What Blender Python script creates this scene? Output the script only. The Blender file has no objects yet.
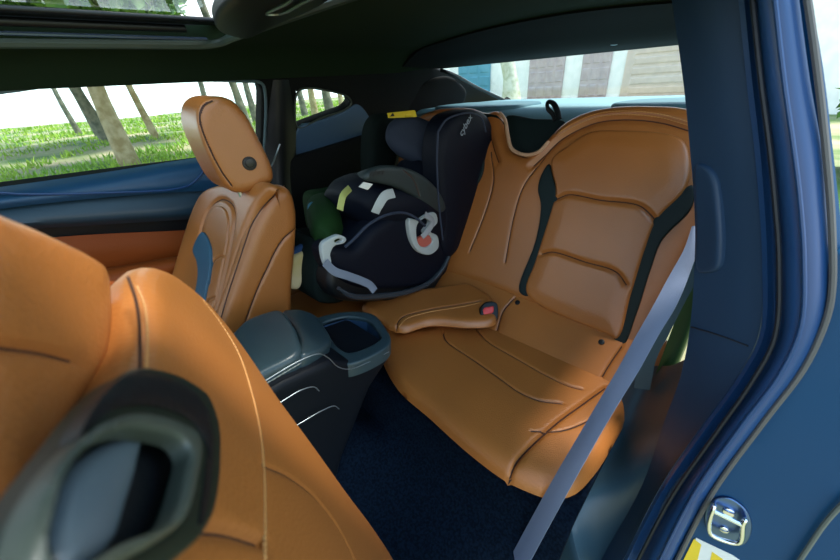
import bpy, bmesh, math, random
import numpy as np
from mathutils import Vector, Matrix
from mathutils.geometry import delaunay_2d_cdt
random.seed(7); np.random.seed(7)
S = bpy.context.scene
COL = S.collection

# ------------------------------------------------------------ camera
F = 350.0                                   # focal length in pixels of the 840 px frame
CAM = np.array([-.62, .35, 1.08])
def _camera_axes():
    nad = (465., 900.); xv = 5.
    d = np.array([nad[0]-420, -(nad[1]-280), -F]); d /= np.linalg.norm(d)
    up = -d
    u = xv-420; v = (up[2]*F-up[0]*u)/up[1]
    X = np.array([u, v, -F]); X /= np.linalg.norm(X)
    return np.array([X, np.cross(up, X), up])
ROT = _camera_axes()
cd = bpy.data.cameras.new('camera'); cam = bpy.data.objects.new('camera', cd); COL.objects.link(cam)
M4 = Matrix([list(ROT[i])+[CAM[i]] for i in range(3)]+[[0, 0, 0, 1]])
cam.matrix_world = M4
cd.sensor_width = 36; cd.lens = F/840*36; cd.clip_start = .01; cd.clip_end = 400
cd.dof.use_dof = True; cd.dof.focus_distance = 1.15; cd.dof.aperture_fstop = 8.0
S.camera = cam

# ------------------------------------------------------------ sky, sun, exposure
w = bpy.data.worlds.new('world'); S.world = w; w.use_nodes = True
nt = w.node_tree; nt.nodes.clear()
o_ = nt.nodes.new('ShaderNodeOutputWorld'); bg = nt.nodes.new('ShaderNodeBackground')
tc = nt.nodes.new('ShaderNodeTexCoord'); sx = nt.nodes.new('ShaderNodeSeparateXYZ')
rp = nt.nodes.new('ShaderNodeValToRGB')
nt.links.new(tc.outputs['Generated'], sx.inputs[0]); nt.links.new(sx.outputs['Z'], rp.inputs[0])
nt.links.new(rp.outputs[0], bg.inputs[0]); nt.links.new(bg.outputs[0], o_.inputs[0])
e = rp.color_ramp.elements
e[0].position = .0; e[0].color = (.95, 1, 1, 1); e[1].position = .7; e[1].color = (.38, .62, .9, 1)
bg.inputs[1].default_value = 1.05
sl = bpy.data.lights.new('sun', 'SUN'); so = bpy.data.objects.new('sun', sl); COL.objects.link(so)
sl.energy = 3.4; sl.angle = math.radians(14); sl.color = (1, .96, .86)
so.rotation_euler = Vector((.12, .38, -1.0)).to_track_quat('-Z', 'Y').to_euler()
S.view_settings.view_transform = 'Standard'; S.view_settings.look = 'None'
S.view_settings.exposure = 1.32; S.view_settings.gamma = 1.0
S.view_settings.use_curve_mapping = False

# ------------------------------------------------------------ materials
def mat(name, col, rough=.5, metal=0., bump=0., bscale=200., col2=None, cscale=8., spec=.5, btype='noise', coat=0., sheen=0., detail=2.):
    m = bpy.data.materials.new(name); m.use_nodes = True
    t = m.node_tree; b = t.nodes['Principled BSDF']
    b.inputs['Base Color'].default_value = (*col, 1); b.inputs['Roughness'].default_value = rough
    b.inputs['Metallic'].default_value = metal; b.inputs['Specular IOR Level'].default_value = spec
    b.inputs['Coat Weight'].default_value = coat; b.inputs['Coat Roughness'].default_value = .08 if metal or 'paint' in name else .38
    b.inputs['Sheen Weight'].default_value = sheen
    tcn = t.nodes.new('ShaderNodeTexCoord')
    if col2:
        n = t.nodes.new('ShaderNodeTexNoise'); n.inputs['Scale'].default_value = cscale; n.inputs['Detail'].default_value = detail
        r = t.nodes.new('ShaderNodeValToRGB'); r.color_ramp.elements[0].position = .38; r.color_ramp.elements[1].position = .62
        r.color_ramp.elements[0].color = (*col, 1); r.color_ramp.elements[1].color = (*col2, 1)
        t.links.new(tcn.outputs['Object'], n.inputs['Vector']); t.links.new(n.outputs[0], r.inputs[0]); t.links.new(r.outputs[0], b.inputs['Base Color'])
    if bump:
        if btype == 'noise':
            n = t.nodes.new('ShaderNodeTexNoise'); n.inputs['Scale'].default_value = bscale; n.inputs['Detail'].default_value = 4; out = n.outputs[0]
        else:
            n = t.nodes.new('ShaderNodeTexVoronoi'); n.inputs['Scale'].default_value = bscale; out = n.outputs['Distance']
        bp = t.nodes.new('ShaderNodeBump'); bp.inputs['Strength'].default_value = bump; bp.inputs['Distance'].default_value = .001
        t.links.new(tcn.outputs['Object'], n.inputs['Vector']); t.links.new(out, bp.inputs['Height']); t.links.new(bp.outputs[0], b.inputs['Normal'])
    return m
LEA = mat('tan leather', (.36, .125, .028), .36, bump=.25, bscale=420, btype='vor', col2=(.40, .138, .030), cscale=5, spec=.6, coat=.22)
LEAP = mat('perforated tan leather', (.36, .125, .028), .38, bump=.4, bscale=420, btype='vor', col2=(.40, .138, .030), cscale=5)
LEAD = mat('red brown leather', (.27, .055, .008), .55, bump=.25, bscale=400, btype='vor', spec=.2)
STIT = mat('tan thread', (.60, .30, .10), .6)
SEAM = mat('dark seam', (.05, .016, .008), .7)
INS = mat('dark green grey suede', (.004, .014, .015), .6, bump=.3, bscale=500, spec=.3)
BLUI = mat('blue grey insert', (.03, .10, .16), .5, bump=.3, bscale=500)
PLA = mat('dark navy plastic', (.002, .004, .008), .6, bump=.2, bscale=600, spec=.2)
PLB = mat('pillar navy plastic', (.018, .046, .100), .42, bump=.15, bscale=600, spec=.3)
PLK = mat('black plastic', (.003, .005, .007), .45, bump=.2, bscale=500)
PLG = mat('grey bezel plastic', (.055, .068, .055), .42)
SOFT = mat('teal grey soft plastic', (.026, .050, .062), .38, bump=.2, bscale=500)
HEAD = mat('headliner fabric', (.012, .026, .012), .95, bump=.3, bscale=500, spec=.2)
BLKH = mat('black headliner edge', (.002, .003, .003), .8, spec=.3)
CARP = mat('navy carpet', (.0018, .0045, .010), .95, bump=1., bscale=900, col2=(.0045, .010, .020), cscale=180, spec=.05)
PAINT = mat('deep blue car paint', (.004, .052, .135), .45, coat=.05, spec=.2)
RUB = mat('blue black rubber', (.012, .055, .17), .32)
RUBK = mat('black rubber', (.005, .01, .02), .5)
BELT = mat('blue grey webbing', (.17, .21, .315), .6, bump=.6, bscale=700)
BELTD = mat('dark webbing', (.03, .07, .10), .6, bump=.6, bscale=700)
CHR = mat('chrome', (.75, .8, .88), .18, metal=1.)
CHRT = mat('satin trim', (.32, .36, .40), .3, metal=.8)
RED = mat('red plastic', (.65, .05, .05), .35)
FAB = mat('black navy knit', (.0010, .003, .010), .6, bump=.5, bscale=700, spec=.22)
FABG = mat('dark grey green knit', (.003, .009, .008), .8, bump=.6, bscale=700, spec=.2)
FABB = mat('slate grey knit', (.022, .032, .058), .75, bump=.6, bscale=700, spec=.4)
FABH = mat('green black padding', (.006, .036, .004), .8, bump=.5, bscale=600, spec=.3)
WEBL = mat('pale grey webbing', (.42, .46, .46), .6, bump=.4, bscale=700)
WEBY = mat('yellow green webbing', (.42, .46, .14), .6)
WHT = mat('white label', (.75, .78, .76), .5)
YEL = mat('yellow label', (.80, .58, .03), .5)
INK = mat('dark ink', (.02, .02, .02), .6)
CLOTH = mat('cream yellow cloth', (.62, .50, .20), .85, col2=(.75, .62, .36), cscale=12)
CLOB = mat('blue cloth', (.02, .07, .2), .85)
SHELF = mat('pale teal shelf fabric', (.16, .31, .36), .75, bump=.3, bscale=500)
SHELFD = mat('dark teal shelf fabric', (.07, .17, .21), .75, bump=.3, bscale=500)
PINKP = mat('c pillar trim', (.035, .022, .030), .7)
GRASS = mat('grass ground', (.05, .13, .012), .9, col2=(.34, .29, .17), cscale=.5, bump=1, bscale=9, detail=8)
BLADE = mat('grass blades', (.15, .34, .02), .7, col2=(.36, .52, .06), cscale=.7)
BARK = mat('brown bark', (.30, .24, .12), .9, bump=1, bscale=14, col2=(.46, .39, .24), cscale=6)
BARKG = mat('grey bark', (.10, .11, .08), .9, bump=1, bscale=14, col2=(.2, .2, .15), cscale=6)
LEAF = mat('leaves', (.05, .16, .02), .6, col2=(.16, .34, .04), cscale=3)
PLAS = mat('white plaster', (.92, .93, .92), .8, col2=(.82, .85, .84), cscale=2)
GDOOR = mat('haze paled maroon door', (.40, .31, .32), .6, col2=(.48, .38, .38), cscale=3)  # rear glass haze lightens this door colour and the next
GDOOB = mat('haze paled brown door', (.55, .44, .37), .6, col2=(.62, .50, .42), cscale=3)
BLUD = mat('blue door paint', (.08, .30, .42), .6)
BANK = mat('pale bank', (.85, .88, .86), .9, col2=(.42, .52, .52), cscale=.9, detail=10)
def glass(name, tint, refl=.12):
    m = bpy.data.materials.new(name); m.use_nodes = True; t = m.node_tree; t.nodes.clear()
    o = t.nodes.new('ShaderNodeOutputMaterial'); a = t.nodes.new('ShaderNodeBsdfTransparent'); g = t.nodes.new('ShaderNodeBsdfGlossy')
    x = t.nodes.new('ShaderNodeMixShader'); f = t.nodes.new('ShaderNodeMath'); f.operation = 'MULTIPLY_ADD'; lw = t.nodes.new('ShaderNodeLayerWeight'); pw = t.nodes.new('ShaderNodeMath'); pw.operation = 'POWER'; pw.inputs[1].default_value = 5; t.links.new(lw.outputs['Facing'], pw.inputs[0]); t.links.new(pw.outputs[0], f.inputs[0]); f.inputs[1].default_value = refl; f.inputs[2].default_value = .03
    a.inputs[0].default_value = (*tint, 1); g.inputs['Roughness'].default_value = .02
    t.links.new(f.outputs[0], x.inputs[0]); t.links.new(a.outputs[0], x.inputs[1]); t.links.new(g.outputs[0], x.inputs[2]); t.links.new(x.outputs[0], o.inputs[0])
    return m
GLS = glass('clear window glass', (.95, .98, .96)); GLR = glass('rear glass', (.96, .97, .96))

# ------------------------------------------------------------ geometry helpers
def ray(px, py): return ROT @ np.array([px-420., -(py-280.), -F])
def P(px, py, ax, val):
    d = ray(px, py); return CAM + d*((val-CAM[ax])/d[ax])
def nrm(v): v = np.array(v, float); return v/np.linalg.norm(v)
class Plane:
    def __init__(s, O, N, U):
        s.O = np.array(O, float); s.N = nrm(N)
        if np.dot(s.N, CAM-s.O) < 0: s.N = -s.N
        U = np.array(U, float); U = U - s.N*np.dot(U, s.N); s.U = nrm(U); s.V = np.cross(s.N, s.U)
    @staticmethod
    def of(a, b, c):
        a, b, c = map(np.array, (a, b, c)); return Plane(a, np.cross(b-a, c-a), b-a)
    def loc(s, p, h=0.):
        if len(p) == 2:
            d = ray(*p); O = s.O+s.N*h; q = CAM + d*(s.N.dot(O-CAM)/s.N.dot(d))
        else: q = np.array(p, float)
        return np.array([(q-s.O).dot(s.U), (q-s.O).dot(s.V)])
    def pt(s, uv, h=0.): return s.O + s.U*uv[0] + s.V*uv[1] + s.N*h
    def shifted(s, h): return Plane(s.O+s.N*h, s.N, s.U)
def XP(y0, z0, y1, z1):                    # plane that runs straight across the car through two side-view points
    return Plane((0, y0, z0), (0, -(z1-z0), y1-y0), (1, 0, 0))
def smooth(pts, closed=True, n=6):
    pts = [np.array(p, float) for p in pts]; L = len(pts); out = []
    rng = range(L) if closed else range(L-1)
    for i in rng:
        p0, p1, p2, p3 = (pts[(i-1) % L], pts[i], pts[(i+1) % L], pts[(i+2) % L]) if closed else (pts[max(i-1, 0)], pts[i], pts[i+1], pts[min(i+2, L-1)])
        d1 = max(np.linalg.norm(p1-p0), 1e-9)**.5; d2 = max(np.linalg.norm(p2-p1), 1e-9)**.5; d3 = max(np.linalg.norm(p3-p2), 1e-9)**.5
        m1 = (p2-p1) if d1 < 1e-3 else ((p1-p0)/d1-(p2-p0)/(d1+d2)+(p2-p1)/d2)*d2
        m2 = (p2-p1) if d3 < 1e-3 else ((p2-p1)/d2-(p3-p1)/(d2+d3)+(p3-p2)/d3)*d2
        for k in range(n):
            t = k/n; out.append((2*t**3-3*t*t+1)*p1+(t**3-2*t*t+t)*m1+(-2*t**3+3*t*t)*p2+(t**3-t*t)*m2)
    if not closed: out.append(pts[-1])
    return np.array(out)
def resamp(pts, sp, closed=True):
    P_ = np.vstack([pts, pts[:1]]) if closed else pts
    seg = np.linalg.norm(np.diff(P_, axis=0), axis=1); s = np.concatenate([[0], np.cumsum(seg)])
    n = max(int(round(s[-1]/sp)), 6 if closed else 2)
    t = np.linspace(0, s[-1], n+1)
    if closed: t = t[:-1]
    return np.stack([np.interp(t, s, P_[:, k]) for k in range(P_.shape[1])], 1)
def dist_poly(q, poly, closed=True):
    A = poly; B = np.roll(poly, -1, 0) if closed else poly[1:]
    if not closed: A = poly[:-1]
    best = np.full(len(q), 1e9)
    for a, b in zip(A, B):
        ab = b-a; L = max(ab.dot(ab), 1e-14); t = np.clip(((q-a)@ab)/L, 0, 1)
        best = np.minimum(best, np.linalg.norm(q-a-t[:, None]*ab, axis=1))
    return best
def inside(q, poly):
    x, y = q[:, 0], q[:, 1]; r = np.zeros(len(q), bool); A = poly; B = np.roll(poly, -1, 0)
    for a, b in zip(A, B):
        if a[1] == b[1]: continue
        c = ((a[1] > y) != (b[1] > y)) & (x < (b[0]-a[0])*(y-a[1])/(b[1]-a[1])+a[0]); r ^= c
    return r
def link(name, me, m, parent=None, sm=True, angle=None):
    o = bpy.data.objects.new(name, me); COL.objects.link(o)
    for mm in (m if isinstance(m, (list, tuple)) else [m]): me.materials.append(mm)
    if sm:
        me.shade_smooth()
        if angle: me.set_sharp_from_angle(angle=math.radians(angle))
    if parent is not None:
        o.parent = parent; o.matrix_parent_inverse = Matrix.Translation(-Vector(parent.location)) @ Matrix.Identity(4)
    return o
def mesh(name, v, f, m, parent=None, sm=True, angle=40):
    me = bpy.data.meshes.new(name); me.from_pydata([tuple(map(float, p)) for p in v], [], f); me.update()
    bm = bmesh.new(); bm.from_mesh(me); bmesh.ops.recalc_face_normals(bm, faces=bm.faces); bm.to_mesh(me); bm.free()
    return link(name, me, m, parent, sm, angle)
def soft(name, pl, outline, m, parent=None, r=.015, thick=.02, seams=(), holes=(), sp=.008, bulge=0., bw=.08, sharp=False, warp=None, angle=50, sil=True, back=True, tuck=0., lean=None, sw=.0017):
    # padded panel on a plane: rounded rim, sewn grooves, real thickness; outline points are seen on the plane, or 3-D
    SW = sw
    h0 = -r if sil else 0
    def loop(pts, closed=True, h=h0):
        q = np.array([pl.loc(p, h) for p in pts])
        return resamp(q if sharp else smooth(q, closed), sp*.8, closed)
    B = loop(outline); H = [loop(h_) for h_ in holes]
    G = []
    for sm_ in seams:
        q = np.array([pl.loc(p, 0) for p in sm_[0]]); G.append((resamp(smooth(q, False), sp*.7, False), sm_[1], sm_[2]))
    lo, hi = B.min(0), B.max(0)
    nx, ny = int((hi[0]-lo[0])/sp)+1, int((hi[1]-lo[1])/(sp*.866))+1
    gx, gy = np.meshgrid(np.arange(nx), np.arange(ny)); Q = np.stack([lo[0]+(gx+.5*(gy % 2))*sp+sp*.3, lo[1]+gy*sp*.866+sp*.3], -1).reshape(-1, 2)
    loops = [B]+H
    def dB(q): return np.min([dist_poly(q, l) for l in loops], 0)
    def ok(q):
        i = inside(q, B)
        for h_ in H: i &= ~inside(q, h_)
        return i
    Q = Q[ok(Q)]; Q = Q[dB(Q) > max(r*1.15, sp*.5)]
    pts = []
    for gpts, wd, dp in G:
        Q = Q[dist_poly(Q, gpts, False) > wd*2.1]
        t = np.gradient(gpts, axis=0); t /= np.linalg.norm(t, axis=1)[:, None]+1e-12; nn = np.stack([-t[:, 1], t[:, 0]], 1)
        for k in (0, -SW/wd, SW/wd, -1.1, 1.1, -1.8, 1.8):
            q = gpts+nn*k*wd; q = q[ok(q)]; 
            if len(q): q = q[dB(q) > sp*.15]; pts.append(q)
    for l in loops:
        t = np.roll(l, -1, 0)-np.roll(l, 1, 0); t /= np.linalg.norm(t, axis=1)[:, None]+1e-12; nn = np.stack([-t[:, 1], t[:, 0]], 1)
        for s_ in (1, -1):
            for k in (.08, .25, .5, .8):
                if r < .002: continue
                q = l+nn*s_*k*r; q = q[ok(q)]
                if len(q): q = q[dB(q) > k*r*.93]; pts.append(q)
    allp = [B]+H; n0 = sum(map(len, allp)); allp = np.vstack(allp+[q for q in pts if len(q)]+[Q])
    edges = []; k = 0
    for l in loops: edges += [(k+i, k+(i+1) % len(l)) for i in range(len(l))]; k += len(l)
    vs, es, fs, ov, oe, of = delaunay_2d_cdt([Vector(p) for p in allp], edges, [], 0, 1e-6, True)
    V = np.array([tuple(v) for v in vs]); first = {}
    for i, a in enumerate(ov):
        for j in a: first[j] = i
    T = np.array([f for f in fs]); c = V[T].mean(1); T = T[ok(c)]
    d = np.min([dist_poly(V, l) for l in loops], 0)
    bidx = set(first[j] for j in range(n0) if j in first)
    for i in bidx: d[i] = 0
    dd = np.minimum(d, r); h = -r+np.sqrt(np.maximum(0, r*r-(r-dd)**2)) if r > 0 else np.zeros(len(d))
    if bulge: s_ = np.clip(d/bw, 0, 1); h = h+bulge*(s_*s_*(3-2*s_))
    for gpts, wd, dp in G: h = h-dp*np.exp(-(dist_poly(V, gpts, False)/wd)**2)
    mp = warp or (lambda u, v, hh: pl.pt((u, v), hh))
    v3 = [mp(V[i][0], V[i][1], h[i]) for i in range(len(V))]
    nF = len(v3); faces = [tuple(t) for t in T]
    ns = 2; k = 0
    for l in loops:
        ids = [first[k+i] for i in range(len(l))]; k += len(l); prev = ids
        t_ = np.roll(l, -2, 0)-np.roll(l, 2, 0); t_ /= np.linalg.norm(t_, axis=1)[:, None]+1e-12; inn = np.stack([-t_[:, 1], t_[:, 0]], 1)
        x_ = l[:, 0]; y_ = l[:, 1]
        if (x_*np.roll(y_, -1)-np.roll(x_, -1)*y_).sum() < 0: inn = -inn
        for s_ in range(1, ns+1):
            base = len(v3)
            for q_, i in enumerate(ids):
                f_ = s_/ns; p_ = V[i]
                if tuck: p_ = p_+inn[q_]*tuck*f_
                w3 = mp(p_[0], p_[1], -r-thick*f_)
                if lean is not None: w3 = w3+np.array(lean)*f_
                v3.append(w3)
            cur = [base+i for i in range(len(ids))]
            for i in range(len(ids)):
                j = (i+1) % len(ids); faces.append((prev[i], prev[j], cur[j], cur[i]))
            prev = cur
        if back and not holes: faces.append(tuple(reversed(prev)))
    o = mesh(name, v3, faces, [m, SEAM] if G else m, parent, True, angle)
    if G:
        cT = V[T].mean(1); dm = np.min([dist_poly(cT, g[0], False) for g in G], 0); mi = np.zeros(len(faces), int); mi[:len(T)] = dm < SW*.98
        o.data.polygons.foreach_set('material_index', mi)
    return o
def on(pl, pts, h=0.): return [pl.pt(pl.loc(p, 0), h) for p in pts]
def tube(name, pts, rad, m, parent=None, n=8, sub=6, closed=False, stitch=0., flat=1., up=None):
    q = smooth(pts, closed, sub) if sub > 1 else np.array(pts, float)
    if stitch: q = resamp(q, stitch/4, closed)
    L = len(q); R_ = np.interp(np.linspace(0, 1, L), np.linspace(0, 1, len(rad)), rad) if hasattr(rad, '__len__') else np.full(L, rad)
    if stitch: R_ = R_*np.array([(.35, 1, 1, 1)[i % 4] for i in range(L)])
    v, f = [], []; nv = np.array(up, float) if up is not None else None
    for i in range(L):
        t = nrm(q[(i+1) % L]-q[i-1]) if closed else nrm(q[min(i+1, L-1)]-q[max(i-1, 0)])
        if nv is None: nv = np.cross(t, [0, 0, 1]); nv = nv if np.linalg.norm(nv) > .1 else np.cross(t, [0, 1, 0])
        a = nrm((np.array(up, float) if up is not None else nv)-t*np.dot(up if up is not None else nv, t)); b = np.cross(t, a); nv = a
        for k in range(n):
            A = 2*math.pi*k/n; v.append(q[i]+a*math.cos(A)*R_[i]*flat+b*math.sin(A)*R_[i])
    for i in range(L if closed else L-1):
        for k in range(n):
            i2 = (i+1) % L; f.append((i*n+k, i*n+(k+1) % n, i2*n+(k+1) % n, i2*n+k))
    if not closed: f += [tuple(range(n)), tuple(range((L-1)*n, L*n))]
    return mesh(name, v, f, m, parent)
def loft(name, rows, m, parent=None, thick=.004, n=40, sub=3, closed_rows=False, sm=True, angle=50):
    """surface through a family of 3-D polylines, given real thickness"""
    R_ = []
    for r_ in rows:
        q = smooth(r_, False, 6); t = np.linspace(0, len(q)-1, n); R_.append(np.stack([np.interp(t, range(len(q)), q[:, k]) for k in range(3)], 1))
    R_ = np.array(R_)
    if sub > 1: R_ = np.stack([smooth(R_[:, j], False, sub) for j in range(n)], 1)
    a = len(R_); v = R_.reshape(-1, 3); f = [(i*n+j, i*n+j+1, (i+1)*n+j+1, (i+1)*n+j) for i in range(a-1) for j in range(n-1)]
    if thick:
        du = np.gradient(R_, axis=0); dv = np.gradient(R_, axis=1); nn = np.cross(du, dv); nn /= np.linalg.norm(nn, axis=2)[..., None]+1e-12
        sgn = np.sign(((CAM-R_)*nn).sum()) or 1
        w_ = (R_-nn*sgn*thick).reshape(-1, 3); K = len(v); v = np.vstack([v, w_])
        f += [(x[3]+K, x[2]+K, x[1]+K, x[0]+K) for x in f[:(a-1)*(n-1)]]
        rim = [j for j in range(n)]+[i*n+n-1 for i in range(1, a)]+[(a-1)*n+j for j in range(n-2, -1, -1)]+[i*n for i in range(a-2, 0, -1)]
        for i in range(len(rim)):
            p, q = rim[i], rim[(i+1) % len(rim)]; f.append((p, q, q+K, p+K))
    return mesh(name, v, f, m, parent, sm, angle)
def box(name, c, s, m, parent=None, r=.004, rot=None, seg=3):
    bm = bmesh.new(); bmesh.ops.create_cube(bm, size=1)
    for v in bm.verts: v.co = Vector((v.co.x*s[0], v.co.y*s[1], v.co.z*s[2]))
    if r: bmesh.ops.bevel(bm, geom=bm.edges[:], offset=r, segments=seg, profile=.5, affect='EDGES')
    if rot is not None: bmesh.ops.transform(bm, matrix=rot.to_4x4(), verts=bm.verts)
    bmesh.ops.translate(bm, vec=Vector(c), verts=bm.verts)
    me = bpy.data.meshes.new(name); bm.to_mesh(me); bm.free(); return link(name, me, m, parent, True, 40)
def disc(name, pl, p, rad, h, m, parent=None, n=20, ry=None):
    uv = pl.loc(p, 0); ry = ry or rad; v = []; f = []
    prof = [(0, h), (.7, h), (.92, h*.8), (1., h*.3), (1., -.003)]
    v.append(pl.pt(uv, h))
    for a, b in prof[1:]:
        for k in range(n): A = 2*math.pi*k/n; v.append(pl.pt(uv+np.array([math.cos(A)*rad*a, math.sin(A)*ry*a]), b))
    for k in range(n): f.append((0, 1+k, 1+(k+1) % n))
    for j in range(len(prof)-2):
        for k in range(n): f.append((1+j*n+k, 1+j*n+(k+1) % n, 1+(j+1)*n+(k+1) % n, 1+(j+1)*n+k))
    return mesh(name, v, f, m, parent)
def sections(name, secs, m, parent=None, n=28, e=2.4, sub=4):
    """closed body through cross-sections (centre, vector a, vector b)"""
    A_ = [smooth([s_[k] for s_ in secs], False, sub) for k in range(3)]
    v, f = [], []; L = len(A_[0])
    for c, a, b in zip(*A_):
        for k in range(n):
            t = 2*math.pi*k/n; cc, ss = math.cos(t), math.sin(t)
            v.append(c+a*math.copysign(abs(cc)**(2/e), cc)+b*math.copysign(abs(ss)**(2/e), ss))
    for i in range(L-1):
        for k in range(n): f.append((i*n+k, i*n+(k+1) % n, (i+1)*n+(k+1) % n, (i+1)*n+k))
    f += [tuple(range(n)), tuple(range((L-1)*n, L*n))]
    return mesh(name, v, f, m, parent, True, 60)
def text(name, s, pl, px, size, ang, m, parent, h=.0015):
    c = bpy.data.curves.new(name, 'FONT'); c.body = s; c.size = size; c.extrude = .0006; c.align_x = 'CENTER'; c.align_y = 'CENTER'
    t = bpy.data.objects.new('tmp', c); COL.objects.link(t); dg = bpy.context.evaluated_depsgraph_get()
    me = bpy.data.meshes.new_from_object(t.evaluated_get(dg)); bpy.data.objects.remove(t)
    uv = pl.loc(px, 0); A = math.radians(ang); ux = pl.U*math.cos(A)+pl.V*math.sin(A); vx = np.cross(pl.N, ux)
    for vv in me.vertices:
        q = pl.pt(uv, h)+ux*vv.co.x+vx*vv.co.y+pl.N*vv.co.z; vv.co = Vector(q)
    return link(name, me, m, parent, False)
def thing(name, label, cat, loc=(0, 0, 0), group=None):
    o = bpy.data.objects.new(name, None); COL.objects.link(o); o.location = loc; o['label'] = label; o['category'] = cat
    if group: o['group'] = group
    o.empty_display_size = .05
    return o
def tag(o, label, cat, group=None, kind=None):
    o['label'] = label; o['category'] = cat
    if group: o['group'] = group
    if kind: o['kind'] = kind
    return o
def struct(o, label=None):
    o['kind'] = 'structure'
    if label: o['label'] = label
    return o

# ============================================================ OUTSIDE
def grid_ground():
    n = 60; xs = np.linspace(-60, 90, n); ys = np.linspace(-70, 40, n); v = []
    for y in ys:
        for x in xs:
            z = 0.06*math.sin(x*.5)*math.cos(y*.37)
            if abs(x) < 4 and abs(y) < 4: z = 0
            k = min(max((-y-5)/5, 0), 1)*min(max((13-x)/2, 0), 1); z -= .9*k*k*(3-2*k)
            v.append((x, y, z))
    f = [(j*n+i, j*n+i+1, (j+1)*n+i+1, (j+1)*n+i) for j in range(n-1) for i in range(n-1)]
    return mesh('ground', v, f, GRASS)
struct(grid_ground(), 'grassy ground around the parked car')
# bright bare bank beyond the wood
rows = [[(46+4*math.sin(k*.7)+dx, -40+k*5, z) for k in range(15)] for dx, z in ((0, -.3), (3, 1.8), (8, 4.5), (16, 8.0))]
struct(loft('bank', [[np.array(p, float) for p in r_] for r_ in rows], BANK, thick=.2, n=60, sub=2), 'pale bare bank beyond the trees')
# grass blades: uncountable
def blades():
    v, f = [], []; N = 26000
    for i in range(N):
        d = 5.5+random.random()**1.5*32; a = math.radians(random.uniform(-40, 18))
        x = d*math.cos(a); y = d*math.sin(a)+.3
        if math.sin(x*1.3+2*math.sin(y*.8))*math.cos(y*1.1+x*.4) < -.12: continue
        h = random.uniform(.05, .15)*(1+.02*d); w_ = .008+.0012*d; t = random.uniform(0, 6.28); lx, ly = random.gauss(0, .05), random.gauss(0, .05)
        b = len(v); v += [(x-w_*math.cos(t), y-w_*math.sin(t), 0.), (x+w_*math.cos(t), y+w_*math.sin(t), 0.), (x+lx, y+ly, h)]; f.append((b, b+1, b+2))
    me = bpy.data.meshes.new('grass'); me.from_pydata(v, [], f); me.update(); return link('grass', me, BLADE, None, False)
tag(blades(), 'bright green grass under the trees beyond the far window', 'grass', kind='stuff')
def tree(name, label, x, y, rad, hgt, m, lean=(0, 0), leaves=900, low=4.5, crown=1.0):
    t = thing(name, label, 'tree', (x, y, 0), 'trees of the wood beside the car')
    pts = [np.array((x+lean[0]*k+.06*math.sin(k*2.1+x), y+lean[1]*k+.06*math.cos(k*1.7+y), hgt*k/5-.2)) for k in range(6)]
    tube('trunk', pts, [rad*1.5, rad, rad*.92, rad*.85, rad*.75, rad*.5], m, t, n=14, sub=5)
    v, f = [], []
    for i in range(leaves):
        d = np.random.normal(size=3); d /= np.linalg.norm(d); rr = crown*random.random()**.4
        c = pts[-1]+np.array([0, 0, (3.9-hgt) if low < 3 else -1.])+d*rr*np.array([1, 1, .55]); a = np.random.normal(size=3)*.09; b_ = np.random.normal(size=3)*.06
        k = len(v); v += [c-a, c+b_, c+a, c-b_]; f.append((k, k+1, k+2, k+3))
    me = bpy.data.meshes.new('foliage'); me.from_pydata([tuple(p) for p in v], [], f); me.update(); link('foliage', me, LEAF, t, False)
    return t
def gp(px, py, z=0): q = P(px, py, 2, z); return q[0], q[1]
def at(px, dist):    # ground point seen in pixel column px of the side windows at a given distance in x
    q = P(px, 122, 0, dist); return q[0], q[1]
TR = [('thick light brown trunk standing nearest the car', *gp(133, 165), .13, 7, BARK, (0, .0)),
      ('dark thick trunk just behind the nearest light brown one', *gp(110, 142), .15, 8, BARKG, (0, .16)),
      ('slim dark leaning trunk, leftmost in the far side window', *at(74, 22), .085, 8, BARKG, (.0, .05)),
      ('slim grey trunk second from the left in the side window', *at(92, 20), .085, 8, BARKG, (0, .03)),
      ('slim brown trunk between the big tree and the headrest', *gp(156, 139), .085, 8, BARK, (0, .1)),
      ('thin dark trunk above the far headrest', *at(213, 19), .11, 8, BARKG, (0, 0)),
      ('grey mottled trunk left of the dark window pillar', *at(247, 12), .11, 7, BARKG, (0, .12)),
      ('thin grey trunk against the rear edge of the door window', *at(257, 17), .12, 8, BARKG, (0, 0)),
      ('broad trunk in the middle of the small rear side window', *at(332, 13), .15, 7, BARKG, (0, 0)),
      ('slim trunk left of the broad one in the small side window', *at(316, 15), .12, 8, BARK, (0, 0)),
      ('thin trunk at the front edge of the small side window', *at(305, 17), .12, 8, BARKG, (0, 0)),
      ('slim trunk at the rear tip of the small side window', *at(344, 17), .10, 8, BARK, (0, 0))]
for i, (lb, x, y, r_, h_, m_, ln) in enumerate(TR):
    tree('tree', lb, x, y, r_, h_, m_, ln, 7000 if i in (0, 1, 4) else 300, crown=2.6 if i in (0, 1, 4) else .7, low=2. if i in (0, 1, 4) else 4.5)
x_, y_ = P(512, 90, 1, -17)[:2]
tree('tree', 'pale leaning tree trunk in front of the garages', x_, y_, .34, 6, mat('pale bark', (.42, .45, .32), .9, col2=(.6, .62, .5), cscale=5), (.22, 0), 300, crown=.9)
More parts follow.
